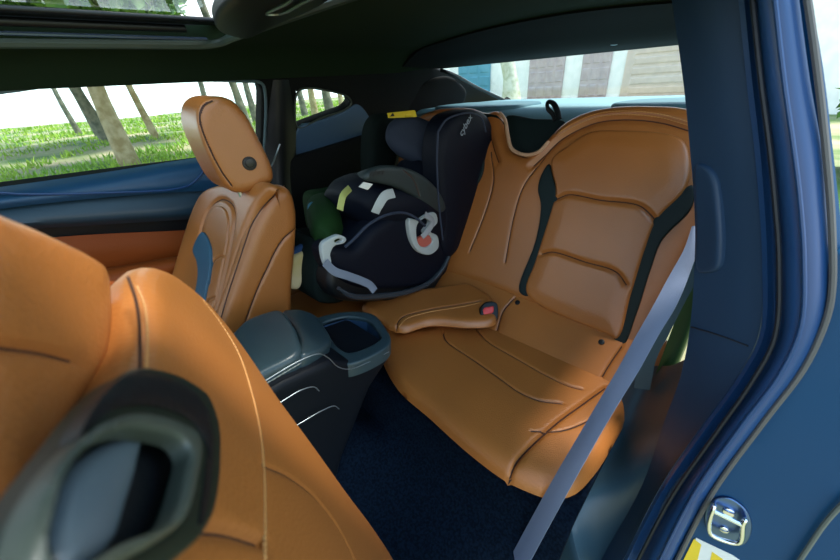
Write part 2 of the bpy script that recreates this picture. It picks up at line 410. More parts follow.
# leafy bush seen past the outside of the rear pillar
def bush(name, label, c, r_, n):
    v, f = [], []
    for i in range(n):
        d = np.random.normal(size=3); d /= np.linalg.norm(d); p = np.array(c)+d*np.array(r_)*random.random()**.3
        if p[2] < 0: p[2] = -p[2]
        a = np.random.normal(size=3)*.06; b_ = np.random.normal(size=3)*.05; k = len(v); v += [p-a, p+b_, p+a, p-b_]; f.append((k, k+1, k+2, k+3))
    me = bpy.data.meshes.new(name); me.from_pydata([tuple(p) for p in v], [], f); me.update(); return tag(link(name, me, LEAF, None, False), label, 'bush')
bush('bush', 'green leafy bush seen outside past the blue door pillar', (-1.9, -6.5, 1.3), (.9, 2.2, 1.5), 5000)

def shade_canopy():  # unseen tree added to keep sun and sky off the cabin
    t = thing('tree', 'unseen tree added so that its crown shades the car roof', 'tree', (4.2, 5.5, 0))
    tube('trunk', [(4.2, 5.5, -.2), (4.1, 5.3, 2), (3.6, 4.6, 4), (2.6, 3.2, 6), (1.2, 1, 7.5)], [.42, .3, .26, .2, .12], BARK, t, n=14, sub=5)
    v, f = [], []
    for i in range(15000):
        d = np.random.normal(size=3); d /= np.linalg.norm(d); p = np.array([4.6, .2, 7.2])+d*np.array([5.6, 7, 2.2])*random.random()**.33
        a = np.random.normal(size=3)*.16; b_ = np.random.normal(size=3)*.12; k = len(v); v += [p-a, p+b_, p+a, p-b_]; f.append((k, k+1, k+2, k+3))
    me = bpy.data.meshes.new('foliage'); me.from_pydata([tuple(p) for p in v], [], f); me.update(); link('foliage', me, LEAF, t, False)
shade_canopy()
# garages seen through the rear window
gx = lambda px: P(px, 95, 1, -20)[0]
gar = thing('garage_building', 'white plastered garage row with doors paled by haze, behind the rear window', 'building', (4, -20.3, 0))
box('wall', (8, -20.6, 1.6), (26, .3, 5.4), PLAS, gar, r=.01)
def gdoor(x0, x1, m_, lab, rows_=5, cols=4):
    cx, w_ = (x0+x1)/2, abs(x1-x0)
    d = box('garage_door', (cx, -20.40, .9), (w_, .08, 3.6), m_, gar, r=.01); d['label'] = lab
    v, f = [], []
    for i in range(cols):
        for j in range(rows_):
            a0 = cx-w_/2+w_*(i+.1)/cols; a1 = cx-w_/2+w_*(i+.9)/cols; z0 = -.9+3.6*(j+.12)/rows_; z1 = -.9+3.6*(j+.88)/rows_; k = len(v)
            v += [(a0, -20.36, z0), (a1, -20.36, z0), (a1, -20.36, z1), (a0, -20.36, z1), (a0+.05, -20.33, z0+.05), (a1-.05, -20.33, z0+.05), (a1-.05, -20.33, z1-.05), (a0+.05, -20.33, z1-.05)]
            f += [(k+4, k+5, k+6, k+7)]+[(k+q, k+(q+1) % 4, k+4+(q+1) % 4, k+4+q) for q in range(4)]
    mesh('door_panelling', v, f, m_, d, False)
gdoor(gx(524), gx(558), GDOOR, 'haze paled maroon door')
gdoor(gx(575), gx(603), GDOOR, 'narrow haze paled maroon door', cols=3)
gdoor(gx(617), gx(700), GDOOB, 'wide haze paled brown door', rows_=9, cols=1)
gdoor(gx(455), gx(486), BLUD, 'blue door', cols=3)

# ============================================================ CAR SHELL (the setting)
def ceil_z(x, y):
    z = 1.235-.05*(x/.6)**2
    a = max(0, abs(x)-.50); z -= 3.7*a*a
    b = min(max(0, (-y-.82)/.30), 1); k = b*b*(3-2*b)
    return z*(1-k)+1.135*k
cpl = Plane((0, 0, 1.2), (0, 0, -1), (1, 0, 0))
def cwarp(u, v, h):
    q = cpl.pt((u, v)); return np.array([q[0], q[1], ceil_z(q[0], q[1])-h])
def rr(x0, x1, y0, y1, rad=.05, z=1.2):
    out = []
    for cx, cy, a0 in ((x1-rad, y1-rad, 0), (x0+rad, y1-rad, 90), (x0+rad, y0+rad, 180), (x1-rad, y0+rad, 270)):
        for k in range(5): A = math.radians(a0+k*22.5); out.append((cx+rad*math.cos(A), cy+rad*math.sin(A), z))
    return out
SR = (-.46, .50, -.10, .75)
c_ = soft('ceiling', cpl, [(-.58, -1.12, 1.2), (.63, -1.12, 1.2), (.63, 1.1, 1.2), (-.58, 1.1, 1.2)], HEAD, r=.006, thick=.03, holes=[rr(*SR, .06)], sp=.03, sharp=True, warp=cwarp)
struct(c_, 'dark headliner of the car roof')
# rear header strip and small hook
hd = loft('trim_1', [[(x, y, ceil_z(x, y)-.006) for x in np.linspace(.6, -.6, 13)] for y in (-.86, -.95, -1.04, -1.12)], BLKH, thick=.012, n=30)
struct(hd, 'black rear edge of the headliner')
# sunroof: lip ring, black well, glass
sl_ = tube('trim_2', [np.array((p[0], p[1], ceil_z(p[0], p[1])-.004)) for p in rr(*SR, .06)], .009, mat('sunroof lip', (.05, .07, .06), .35), closed=True, sub=2)
struct(sl_, 'lip around the sunroof opening')
ring = rr(SR[0]-.004, SR[1]+.004, SR[2]-.004, SR[3]+.004, .06)
N_ = len(ring); v = [(p[0], p[1], ceil_z(p[0], p[1])-.002) for p in ring]+[(p[0], p[1], 1.252) for p in ring]
vo = [(p[0]*1.02, p[1]*1.02-.005, q[2]) for p, q in zip(ring+ring, v)]
f = [(i, (i+1) % N_, N_+(i+1) % N_, N_+i) for i in range(N_)]+[(2*N_+i, 2*N_+(i+1) % N_, 3*N_+(i+1) % N_, 3*N_+i) for i in range(N_)]
struct(mesh('trim_3', v+vo, f, BLKH), 'black well of the sunroof')
sf = thing('sunroof', 'dark sunroof frame with side rail above the far seat', 'sunroof', (0, .3, 1.27))
tube('rail', [(.475, .75, 1.226), (.475, -.02, 1.226)], .008, PLK, sf, n=10, sub=1)
tube('highlight_bar', [(.475, .75, 1.209), (.478, .2, 1.208), (.47, -.06, 1.206)], .004, mat('blue highlight steel', (.10, .14, .22), .25, metal=.7), sf)  # thin bar carrying the blue highlight line in its colour
box('mechanism', (.455, .3, 1.240), (.05, .85, .010), PLK, sf, r=.004)
box('glass_panel', (.02, .35, 1.258), (.9, .78, .005), GLS, sf, r=.001)
shp = Plane((0, 0, 1.195), (0, 0, -1), (1, 0, 0))
sh = thing('sunshade', 'dark rolled sunshade with a pale handle at the sunroof', 'sunshade', (.05, -.03, 1.2))
soft('shade_panel', shp, [(214, 18), (222, 30), (245, 35), (275, 22), (335, -12), (300, -40), (235, -10)], PLK, sh, r=.008, thick=.012, sp=.01)
tube('handle', on(shp, [(266, 12), (279, 12), (303, 0), (318, -8), (300, -8), (285, 2)], .003), .0022, CHRT, sh, closed=True, sub=3)
hk = thing('coat_hook', 'small pale hook on the rear headliner edge', 'hook', tuple(P(613, 40, 1, -1.05)))
tube('hook', [P(606, 39, 1, -1.05), P(610, 43, 1, -1.045), P(617, 43, 1, -1.045), P(621, 38, 1, -1.05)], .005, CHRT, hk)

# far side: greenhouse panel with two window openings
GP = Plane((.72, 0, .915), (-.205, 0, -.08), (0, 1, 0))
W1 = [(-60, 108), (0, 93), (80, 83), (170, 81), (240, 82), (259, 84), (262, 92), (261, 140), (255, 156), (205, 162), (100, 176), (0, 190), (-60, 199)]
W2 = [(297, 92), (305, 88), (330, 91), (348, 97), (351, 103), (345, 109), (320, 118), (297, 127)]
gpt = lambda y, z: (.72-(z-.915)*.39, y, z)
g_ = soft('wall_right', GP, [gpt(1.0, .90), gpt(1.0, 1.15), gpt(.2, 1.17), gpt(-.95, 1.17), (438, 69), (452, 74), (478, 88), (507, 102), gpt(-1.95, .95), gpt(-1.95, .80), gpt(-.34, .70), gpt(-.2, .88)], BLKH, r=.008, thick=.03, holes=[W1, W2], sp=.02, sharp=True, sil=False)
struct(g_, 'dark far side of the cabin around the windows')
wl = soft('window_1', GP.shifted(-.02), [gpt(1.0, .90), gpt(1.0, 1.16), gpt(-.29, 1.16), gpt(-.29, .86)], GLS, r=0, thick=.004, sp=.1, sharp=True, sil=False); struct(wl, 'far door window glass')
wq = soft('window_2', GP.shifted(-.02), [(290, 80), (360, 80), (365, 125), (290, 140)], GLS, r=0, thick=.004, sp=.1, sharp=True, sil=False); struct(wq, 'small rear side window glass')
tube('window_seal', on(GP, [(-40, 96), (0, 91), (80, 81.5), (170, 79.5), (240, 80.5), (261, 83), (264.5, 92), (264, 140), (262, 162)], .004), .005, mat('grey seal', (.10, .15, .17), .3), g_)
tube('window_seal', on(GP, W2, .003), .0035, PLG, g_, closed=True)
# quarter trim (blue window light put into its colour, below the small window)
soft('quarter_trim', GP.shifted(.006), [(297, 129), (320, 120), (346, 110), (356, 104), (366, 112), (372, 130), (362, 141), (335, 149), (298, 158)], mat('blue lit quarter trim', (.07, .14, .24), .45), g_, r=.006, thick=.01)
# side wall below, far rear quarter
q_ = soft('wall_quarter', Plane((.705, 0, 0), (-1, 0, 0), (0, 1, 0)), [(.705, -.16, .2), (.705, -.16, .80), (.705, -.34, .86), (.705, -1.2, .94), (.705, -1.2, .2)], BLKH, r=.01, thick=.02, sp=.04, sharp=True, sil=False)
struct(q_, 'black lower quarter panel behind the far door')
cp = soft('trim_4', Plane((.62, -1.1, 1.1), (-.8, .5, 0), (0, 0, 1)), [(396, 104), (425, 82), (446, 76), (458, 82), (466, 92), (462, 104), (430, 118), (404, 118)], BLKH, r=.012, thick=.02, sp=.015)
struct(cp, 'dark rear pillar trim beside the rear window')
# B-pillar trim far side
bp_ = loft('trim_5', [[P(265, y_, 0, x_) for y_, x_ in ((80, .66), (120, .69), (165, .72), (230, .70), (300, .66))],
                     [P(280, y_, 0, x_-.03) for y_, x_ in ((80, .66), (120, .69), (165, .72), (230, .70), (300, .66))],
                     [P(296, y_, 0, x_) for y_, x_ in ((80, .66), (120, .69), (165, .72), (230, .70), (300, .66))]], PLK, thick=.01)
struct(bp_, 'black far door pillar trim')
so_ = thing('seat_belt_guide', 'thin pale belt guide on the far door pillar', 'seat belt', tuple(P(272, 165, 0, .64)))
tube('guide_loop', [P(280, 144, 0, .64), P(276, 155, 0, .64), P(272, 165, 0, .63), P(268, 170, 0, .63)], .003, CHRT, so_)

# far door (panel built as one long moulding of profile strips)
dr = thing('car_door', 'far side car door with blue ledge, black recess and brown leather panel', 'door', (.70, .35, .3))
def strip(name, rows_, m_, par, **k): return loft(name, [[P(px, py, 0, x) for px, py, x in r_] for r_ in rows_], m_, par, **k)
strip('window_ledge', [[(-70, 196, .73), (0, 187, .73), (100, 173, .73), (195, 158, .73), (230, 154, .73)],
                       [(-70, 205, .67), (0, 195, .67), (100, 181, .67), (190, 166, .67), (230, 160, .67)],
                       [(-70, 214, .655), (0, 203, .655), (100, 192, .655), (190, 182, .655), (230, 176, .655)],
                       [(-70, 221, .665), (0, 209, .665), (100, 198, .665), (180, 192, .665), (230, 190, .665)]], mat('navy ledge', (.014, .07, .155), .42, bump=.2, bscale=600), dr, thick=.01)
tube('ledge_seam', [P(x, y, 0, .655) for x, y in ((-60, 203), (0, 193), (20, 194), (100, 193), (185, 187), (198, 178), (207, 165))], .0035, RUB, dr)
strip('upper_panel', [[(-70, 218, .68), (0, 207, .68), (100, 197, .68), (190, 190, .68), (240, 184, .68)],
                      [(-70, 240, .655), (0, 226, .655), (100, 218, .655), (190, 212, .655), (240, 207, .655)],
                      [(-70, 246, .68), (0, 232, .68), (100, 225, .68), (190, 219, .68), (240, 214, .68)]], mat('navy door panel', (.018, .045, .07), .4), dr, thick=.01)
strip('recess', [[(-70, 244, .70), (0, 230, .70), (60, 224, .70), (190, 217, .70), (250, 212, .70)],
                 [(-70, 262, .71), (0, 246, .71), (60, 240, .71), (190, 232, .71), (250, 228, .71)]], PLK, dr, thick=.01)
strip('leather_panel', [[(-70, 258, .70), (0, 244, .70), (70, 236, .70), (190, 230, .70), (250, 226, .70)],
                        [(-70, 280, .69), (0, 265, .69), (90, 252, .69), (190, 246, .69), (250, 244, .69)],
                        [(-70, 300, .70), (0, 285, .70), (110, 268, .70), (190, 258, .70), (250, 256, .70)]], LEAD, dr, thick=.01)
strip('armrest', [[(60, 275, .69), (130, 264, .66), (190, 254, .65), (240, 250, .65)],
                  [(60, 284, .62), (130, 268, .60), (190, 258, .60), (240, 254, .60)],
                  [(60, 300, .60), (130, 276, .58), (190, 264, .58), (240, 260, .58)],
                  [(60, 320, .62), (130, 292, .60), (190, 280, .60), (240, 276, .60)]], LEAD, dr, thick=.01)
strip('lower_panel', [[(-70, 300, .70), (40, 290, .69), (190, 272, .68), (260, 262, .68)],
                      [(-70, 420, .69), (40, 400, .68), (190, 370, .68), (260, 350, .68)]], PLK, dr, thick=.01)

# floor with tunnel and the riser under the rear seat
fl = loft('floor', [[(x, y, z+(.12*math.exp(-((x+.02)/.11)**2) if y > .0 else 0)) for x in np.linspace(-.56, .70, 25)] for y, z in
                    ((1.2, .20), (.5, .19), (.16, .19), (.06, .20), (-.02, .26), (-.06, .33), (-.10, .345), (-.6, .34), (-1.2, .4))], CARP, thick=.02, n=60, sub=3)
struct(fl, 'navy carpeted floor')
struct(box('wall_front', (0, 1.25, .62), (1.5, .06, .75), PLK, r=.02), 'dashboard bulkhead')
# parcel shelf
sp_ = loft('shelf', [[(x, y, z+dz*math.exp(-((x+.02)/.12)**2)*-1) for x in np.linspace(.66, -.66, 15)] for y, z, dz in
                     ((-.93, .78, 0), (-.955, .92, .03), (-.985, .955, .02), (-1.05, .968, .0), (-1.3, .966, 0), (-1.75, .956, 0))], SHELF, thick=.01, n=50)
struct(sp_, 'pale teal parcel shelf under the rear window')
SPP = Plane((0, -1.12, 1.012), (0, 0, 1), (1, 0, 0))
for xa, xb, lb_ in ((-.66, -.20, 'x'), (.16, .58, 'x')):
    soft('speaker_cover', Plane((0, -1.1, .978), (0, .0, 1), (1, 0, 0)), [(xa, -1.03, 1), (xb, -1.03, 1), (xb-.03, -1.24, 1), (xa, -1.25, 1)], SHELFD, sp_, r=.012, thick=.01, sp=.02, sil=False)
rg = soft('window_3', Plane.of((0, -1.1, 1.14), (.5, -1.1, 1.14), (0, -1.8, .965)), [(-.6, -1.1, 1.14), (.6, -1.1, 1.14), (.68, -1.8, .965), (-.68, -1.8, .965)], GLR, r=0, thick=.004, sp=.2, sharp=True, sil=False)
struct(rg, 'rear window glass')
tube('window_edge', [P(440, 70, 1, -1.1), P(452, 74, 1, -1.14), P(478, 88, 1, -1.45), P(506, 101, 1, -1.75)], .008, PLK, rg)

# ============================================================ REAR SEAT
BK = XP(-.53, .42, -.80, .95)
rs = thing('rear_seat', 'tan leather rear bench with dark stripes and a sewn two part backrest', 'car seat', (-.03, -.45, .33))
XC = -.015
def mir(pl, pts, h=0., xc=None): return [tuple(np.array([2*(XC if xc is None else xc), 0, 0])+pl.pt(pl.loc(p, h))*np.array([-1, 1, 1])) for p in pts]
NB = [(528, 157), (541, 150), (553, 136), (566, 124), (586, 114), (615, 108), (650, 107), (688, 110), (722, 124), (728, 185), (704, 238), (676, 290), (655, 328), (640, 354), (570, 323), (500, 292)]
base = NB+[tuple(p) for p in reversed(mir(BK, NB[4:], -.03))]+[(499, 112), (504, 122), (507, 138), (511, 150), (519, 155)]
groove = [(532, 165), (545, 153), (558, 140), (574, 130), (596, 121), (625, 118), (660, 121), (692, 130)]
bolst = [(546, 156), (524, 185), (514, 215), (505, 262)]
midl = [(533, 180), (512, 235), (494, 287)]
sm_ = []
for g, wd, dp in ((groove, .009, .014), (bolst, .003, .003)):
    sm_.append((g, wd, dp)); sm_.append((mir(BK, g), wd, dp))
soft('backrest', BK, base, LEA, rs, r=.03, thick=.10, seams=sm_, sp=.010)
tube('stitching', on(BK, [(x, y-3.5) for x, y in groove[2:]], .0), .0012, STIT, rs, stitch=.008, n=5)
tube('stitching', on(BK, [(x, y-7) for x, y in groove[2:]], .0), .0012, STIT, rs, stitch=.008, n=5)
PN = [(552, 160), (570, 145), (590, 132.5), (622, 131), (672, 135), (685, 143), (690, 165), (686, 190), (658, 220), (646, 250), (632, 295), (618, 339), (606, 334), (527, 294), (536, 260), (553, 205), (556, 190)]
s1 = [(555, 199), (568, 194.5), (600, 200), (638, 205), (650, 214), (656, 221)]
s2 = [(541, 254), (552, 252), (585, 262), (616, 272), (626, 285)]
I1 = BK.shifted(.012)
soft('seat_back_panel', I1, PN, LEA, rs, r=.010, thick=.012, seams=[(s1, .006, .010), (s2, .006, .010)], sp=.007, bulge=.006, bw=.05)
soft('seat_back_panel', I1, mir(I1, PN, -.01), LEA, rs, r=.010, thick=.012, seams=[(mir(I1, s1), .006, .010), (mir(I1, s2), .006, .010)], sp=.010, bulge=.006, bw=.05)
ST1 = [(549, 164), (541, 176), (538, 190), (541, 205), (536, 240), (519, 291), (528, 296), (538, 262), (555, 214), (557, 192), (553, 178)]
ST2 = [(692, 185), (663, 209), (650, 226), (641, 256), (628, 296), (613, 336), (622, 347), (636, 315), (651, 268), (662, 240), (692, 207)]
I2 = BK.shifted(.008)
for s_ in (ST1, ST2):
    for mm in (0, 1):
        o = soft('dark_stripe', I2, mir(I2, s_, -.004) if mm else s_, INS, rs, r=.004, thick=.01, sp=.008); o['label'] = 'dark green grey stripe'
# lower strip with child-seat anchor buttons
LS = XP(-.43, .372, -.565, .462)
ls = [(655, 362), (640, 354), (570, 323), (500, 291), (478, 281), (470, 292), (480, 312), (497, 328), (550, 357), (606, 386), (635, 392), (650, 385)]
ls3 = [(-.60, -.575, .467), (.53, -.575, .467), (.53, -.42, .367), (-.60, -.42, .367)]
soft('seat_back_lower_strip', LS, ls3, LEA, rs, r=.012, thick=.03, sp=.009, sharp=True, sil=False,
     seams=[([(514, 298), (503, 311), (497, 330)], .003, .004), ([(622, 346), (609, 365), (598, 384)], .003, .004)])
for p in ((517.5, 302.5), (601.5, 342)): disc('anchor_button', LS, p, .008, .003, PLK, rs)
# cushion
CU = XP(.02, .425, -.45, .375)
cu = [(381, 354), (386, 336), (400, 318), (430, 308), (470, 310), (500, 320), (556, 350), (612, 378), (630, 366), (641, 366), (639, 392), (615, 442), (592, 478), (572, 496), (549, 499), (530, 493), (505, 481), (470, 455), (430, 419), (398, 390)]
bs = [(606, 386), (585, 401), (560, 419), (537, 439), (517, 460), (506, 480)]
sA = [(443, 328), (446, 340), (470, 357), (500, 378), (520, 392), (540, 400), (562, 403)]
sB = [(476, 328), (488, 341), (515, 357), (545, 374), (568, 385), (582, 389)]
sC = [(531, 431), (560, 431), (590, 420), (617, 404)]
soft('seat_cushion', CU, cu, LEAP, rs, r=.035, thick=.07, tuck=.09, sp=.008, seams=[(bs, .004, .009), (sA, .003, .005), (sB, .003, .006), (sC, .002, .0025)])
soft('seat_cushion', CU, mir(CU, cu, -.035, .05), LEA, rs, r=.035, thick=.07, tuck=.09, sp=.012, seams=[(mir(CU, bs, 0, .05), .004, .007)])
HP = XP(-.10, .462, -.52, .455)
hump = [(362, 311), (366, 305), (400, 296), (440, 290), (467, 287), (480, 292), (492, 302), (495, 325), (470, 328), (430, 326), (405, 333), (392, 331), (380, 322)]
soft('centre_cushion', HP, hump, LEA, rs, r=.022, thick=.05, tuck=.06, sp=.008, seams=[([(395, 328), (402, 317), (425, 310), (460, 304), (482, 300)], .003, .004)])
tube('stitching', on(HP, [(399, 327), (406, 319.5), (426, 313), (461, 307), (480, 303)], .001), .001, STIT, rs, stitch=.008, n=5)
BU = Plane(HP.pt(HP.loc((488, 314)), .0), nrm((-.55, .35, .75)), (1, 0, 0))
bk = soft('belt_buckle', BU, [(482, 305), (489, 301.5), (496, 303), (498, 309), (497, 321), (491, 326), (483, 323), (480, 314)], PLK, rs, r=.004, thick=.02, sp=.004)
rb = soft('release_button', BU.shifted(.004), [(483, 309.5), (485, 307.5), (493, 306), (494, 307), (493.5, 312), (492, 313), (484.5, 314.5), (483.5, 313.5)], RED, bk, r=.0015, thick=.004, sp=.0025, sharp=True)
# pass-through cover in the notch, leather edge with the light put into its colour, and the pull strap
NO = BK.shifted(-.045)
pc = soft('pass_through_cover', NO, [(506, 117), (535, 119), (566, 123), (556, 140), (545, 155), (530, 160), (515, 158), (508, 145)], INS, rs, r=.006, thick=.02, sp=.008); pc['label'] = 'dark cover in the notch'
tube('notch_lit_edge', on(BK, [(500, 113), (505, 120), (508, 136), (512, 149), (527, 155), (540, 151), (549, 141)], .0), .006, mat('lit leather edge', (.55, .33, .2), .5), rs)
tube('pull_strap', on(NO, [(558, 124), (556, 118), (551, 112), (551, 106), (556, 107), (560, 114), (562, 123)], .03), .009, PLK, rs, flat=.5)

# ============================================================ CENTRE CONSOLE
cc = thing('centre_console', 'dark centre console with padded armrest and open rear tray', 'console', (0, .1, .2))
A1 = Plane((0, .15, .645), (0, 0, 1), (1, 0, 0))
soft('armrest', A1, [(232, 338), (248, 323), (272, 314), (281, 313), (291, 323), (299, 340), (300, 357), (262, 379), (215, 405), (190, 380)], SOFT, cc, r=.012, thick=.04, sp=.008)
tube('stitching', on(A1, [(300, 358), (262, 380), (235, 396)], -.012), .0014, CHRT, cc, stitch=.01, n=5)
A2 = XP(.15, .640, .02, .585)
soft('rear_cover', A2, [(283, 313), (300, 312), (316, 318), (325, 330), (331, 343), (322, 352), (301, 358), (300, 342), (292, 325)], SOFT, cc, r=.008, thick=.04, sp=.007)
A3 = XP(.05, .565, -.07, .548)
TO = [(312, 322), (345, 313), (372, 315), (385, 328), (391, 342), (384, 351), (348, 366), (336, 362), (324, 350)]
TI = [(322, 325), (345, 318), (367, 321), (377, 331), (381, 340), (350, 354), (340, 350), (330, 338)]
soft('tray_rim', A3, TO, SOFT, cc, r=.005, thick=.03, holes=[TI], sp=.005)
A4 = A3.shifted(-.05)
fp = A3.pt; tin = [A3.loc(p) for p in TI]
tb = [tuple(A3.pt(uv, -.05)) for uv in tin]
mesh('tray_well', [A3.pt(q, -.004) for q in tin]+[A3.pt(q, -.05) for q in tin], [(i, (i+1) % 8, 8+(i+1) % 8, 8+i) for i in range(8)]+[tuple(range(8, 16))], PLB, cc, True, 30)
SPn = Plane((-.108, 0, 0), (-1, 0, 0), (0, 1, 0))
yz = lambda y, z, x=-.108: (x, y, z)
soft('side_panel', Plane((-.10, 0, 0), (-1, 0, 0), (0, 1, 0)), [yz(.7, .62), yz(.2, .62), yz(.10, .600), yz(.04, .553), yz(-.05, .545), yz(-.06, .51), yz(.02, .46), yz(.13, .32), yz(.2, .18), yz(.7, .18)], PLA, cc, r=.012, thick=.20, sp=.012, sharp=True, sil=False)
tube('trim_line', on(SPn, [(240, 395), (262, 381), (300, 359), (318, 353), (327, 357), (337, 366), (350, 368), (388, 351)], .004), .0010, CHRT, cc)
tube('trim_line', on(SPn, [(255, 415), (278, 402), (300, 389), (313, 386), (318, 390)], .004), .0010, CHRT, cc)
tube('trim_line', on(SPn, [(275, 436), (296, 424), (320, 410), (333, 405), (338, 408)], .004), .0010, CHRT, cc)

# ============================================================ PASSENGER SEAT (far)
ps = thing('passenger_seat', 'tan leather far front seat with blue insert and round headrest button', 'car seat', (.36, .15, .25))
fa, fb, fc = P(240, 254, 0, .24), P(216, 330, 0, .24), P(178, 285, 0, .50)
FR = Plane.of(fa, fb, fc)
SD = Plane((.235, 0, 0), (-1, 0, 0), (0, 1, 0))
fo = [(270, 183), (250, 184), (222, 186), (206, 194), (196, 213), (184, 250), (174, 285), (162, 330), (160, 370), (225, 370), (222, 330), (236, 282), (248, 240), (262, 208), (277, 189)]
arch = [(196, 252), (199, 236), (203, 220), (210, 206), (220, 199), (231, 205), (234, 218), (231, 240), (224, 275), (215, 310)]
soft('backrest_front', FR, fo, LEA, ps, r=.018, thick=.05, tuck=.06, sp=.008, seams=[(arch, .005, .007)])
soft('backrest_insert', FR.shifted(.004), [(205, 236), (207, 222), (212, 211), (219, 206), (227, 210), (230, 221), (228, 245), (222, 275), (213, 312), (200, 318), (206, 290), (211, 262)], LEA, ps, r=.006, thick=.01, sp=.006, seams=[([(209, 282), (213, 262), (219, 257), (227, 257)], .003, .005), ([(203, 314), (207, 301), (214, 297)], .003, .005)])
o = soft('blue_stripe', FR.shifted(.010), [(202, 232), (206, 236), (210, 246), (211, 256), (209, 276), (205, 296), (201, 320), (192, 320), (195, 296), (198, 275), (197, 262), (193, 250), (196, 241)], BLUI, ps, r=.002, thick=.012, sp=.005); o['label'] = 'blue insert'
sd = [(272, 185), (286, 188), (293, 205), (294, 232), (290, 285), (288, 320), (270, 360), (216, 370), (211, 335), (224, 290), (235, 258), (246, 228), (260, 200)]
soft('backrest_side', SD, sd, LEA, ps, r=.028, thick=.14, tuck=.09, angle=180, sp=.007, seams=[([(297, 229), (287, 236), (279, 246), (268, 268), (257, 292), (238, 345)], .003, .005)])
tube('seam_piping', on(SD, [(275, 195), (264, 206), (252, 224), (246, 240), (238, 264), (228, 294), (217, 332)], .0), .0016, SEAM, ps)
HS = Plane((.27, 0, 0), (-.97, .22, 0), (0, 1, 0))
hd_ = [(203, 100), (216, 96), (231, 100), (244, 113), (258, 138), (272, 170), (271, 181), (252, 190), (234, 192), (223, 184), (207, 155), (196, 124), (197, 108)]
hr = soft('headrest', HS, hd_, LEA, ps, r=.020, thick=.10, lean=(0, .022, .004), sp=.007, seams=[([(213, 101), (204, 106), (200, 118), (207, 142), (222, 172), (232, 186)], .002, .003)])
disc('release_button', HS, (249.5, 163.5), .016, .004, PLK, ps); disc('button_cap', HS.shifted(.003), (250, 163), .011, .003, mat('button rim', (.004, .006, .007), .35), ps)
for p in ((262, 186), (240, 191)): tube('headrest_post', [P(*p, 0, .32), P(p[0]+4, p[1]+12, 0, .32)], .006, CHR, ps, sub=1)
box('seat_cushion', (.38, .40, .42), (.48, .48, .16), LEA, ps, r=.05, seg=5)

# ============================================================ CHILD SEAT
cs = thing('child_seat', 'black and navy child car seat with impact shield strapped on the far rear seat', 'child seat', (.30, -.38, .42))
X = lambda p, x: P(p[0], p[1], 0, x)
def XPl(x): return Plane((x, 0, 0), (-1, 0, 0), (0, 1, 0))
N1 = XPl(.12)
# base bowl
soft('base', XPl(.14), [(325, 285), (335, 298), (360, 301), (385, 300), (420, 297), (440, 285), (452, 266), (446, 250), (400, 250), (350, 250), (330, 262)], PLK, cs, r=.02, thick=.30, sp=.012)
tube('base_rim', [X(p, .115) for p in ((338, 288), (352, 296), (380, 296), (410, 291), (430, 282), (443, 268), (449, 256))], [.005, .009, .010, .010, .010, .009, .006], mat('gloss black', (.03, .04, .05), .2), cs, n=10)
# seat shell near side
soft('seat_side', N1, [(322, 250), (330, 243), (345, 246), (352, 243), (368, 226), (388, 214), (405, 213), (420, 222), (436, 236), (446, 252), (442, 272), (420, 284), (385, 288), (352, 286), (330, 272)], FAB, cs, r=.028, thick=.05, sp=.009)
soft('seat_side', XPl(.42), [(312, 195), (330, 190), (350, 188), (372, 196), (400, 205), (400, 250), (345, 250), (318, 236), (312, 215)], FABH, cs, r=.03, thick=.05, sp=.012)
# seat bucket body
sections('seat_body', [(X((335, 262), .27), (.13, 0, 0), (0, .0, .03)), (X((345, 245), .27), (.15, 0, 0), (0, .03, .06)), (X((375, 235), .27), (.15, 0, 0), (0, .03, .10)), (X((412, 215), .26), (.15, 0, 0), (0, .05, .13)), (X((432, 190), .25), (.14, 0, 0), (0, .07, .12))], FAB, cs, e=3)
# front leg padding (greenish knee roll)
sections('knee_roll', [(X((322, 212), .46), (.0, .015, 0), (0, 0, .02)), (X((322, 212), .44), (.0, .055, 0), (0, 0, .065)), (X((325, 222), .34), (.0, .060, 0), (0, 0, .075)), (X((330, 236), .24), (.0, .05, 0), (0, 0, .06)), (X((332, 240), .20), (0, .01, 0), (0, 0, .02))], FABH, cs, e=2.6)
o = soft('side_tag', XPl(.34), [(309, 205), (313, 202), (316, 208), (312, 215), (309, 212)], mat('blue tag', (.05, .2, .3), .6), cs, r=.002, thick=.006, sp=.005); o['label'] = 'small blue tag'
# skirt hanging at the front
soft('front_skirt', XPl(.20), [(315, 256), (321, 242), (332, 246), (338, 272), (352, 288), (345, 299), (328, 303), (316, 300), (312, 280)], FABG, cs, r=.015, thick=.16, sp=.012)
# impact shield
sections('impact_shield', [(X((346, 214), .26), (.06, 0, 0), (0, .01, .02)), (X((351, 210), .26), (.12, 0, 0), (0, .03, .06)), (X((364, 204), .25), (.135, 0, 0), (0, .035, .085)), (X((388, 200), .25), (.14, 0, 0), (0, .035, .095)), (X((412, 208), .24), (.13, 0, 0), (0, .03, .06)), (X((425, 214), .24), (.08, 0, 0), (0, .01, .02))], FAB, cs, e=2.6)
CP = Plane.of(X((365, 178), .16), X((435, 208), .15), X((372, 166), .38))
soft('shield_top', N1.shifted(.012), [(363, 179), (366, 171), (376, 166), (396, 166), (414, 171), (430, 182), (441, 197), (444, 209), (438, 213), (425, 205), (408, 194), (390, 186), (372, 182)], mat('grey green shield trim', (.018, .030, .032), .5, bump=.4, bscale=500), cs, r=.012, thick=.05, tuck=.015, sp=.008, seams=[([(404, 170), (414, 180), (420, 196)], .003, .003)])
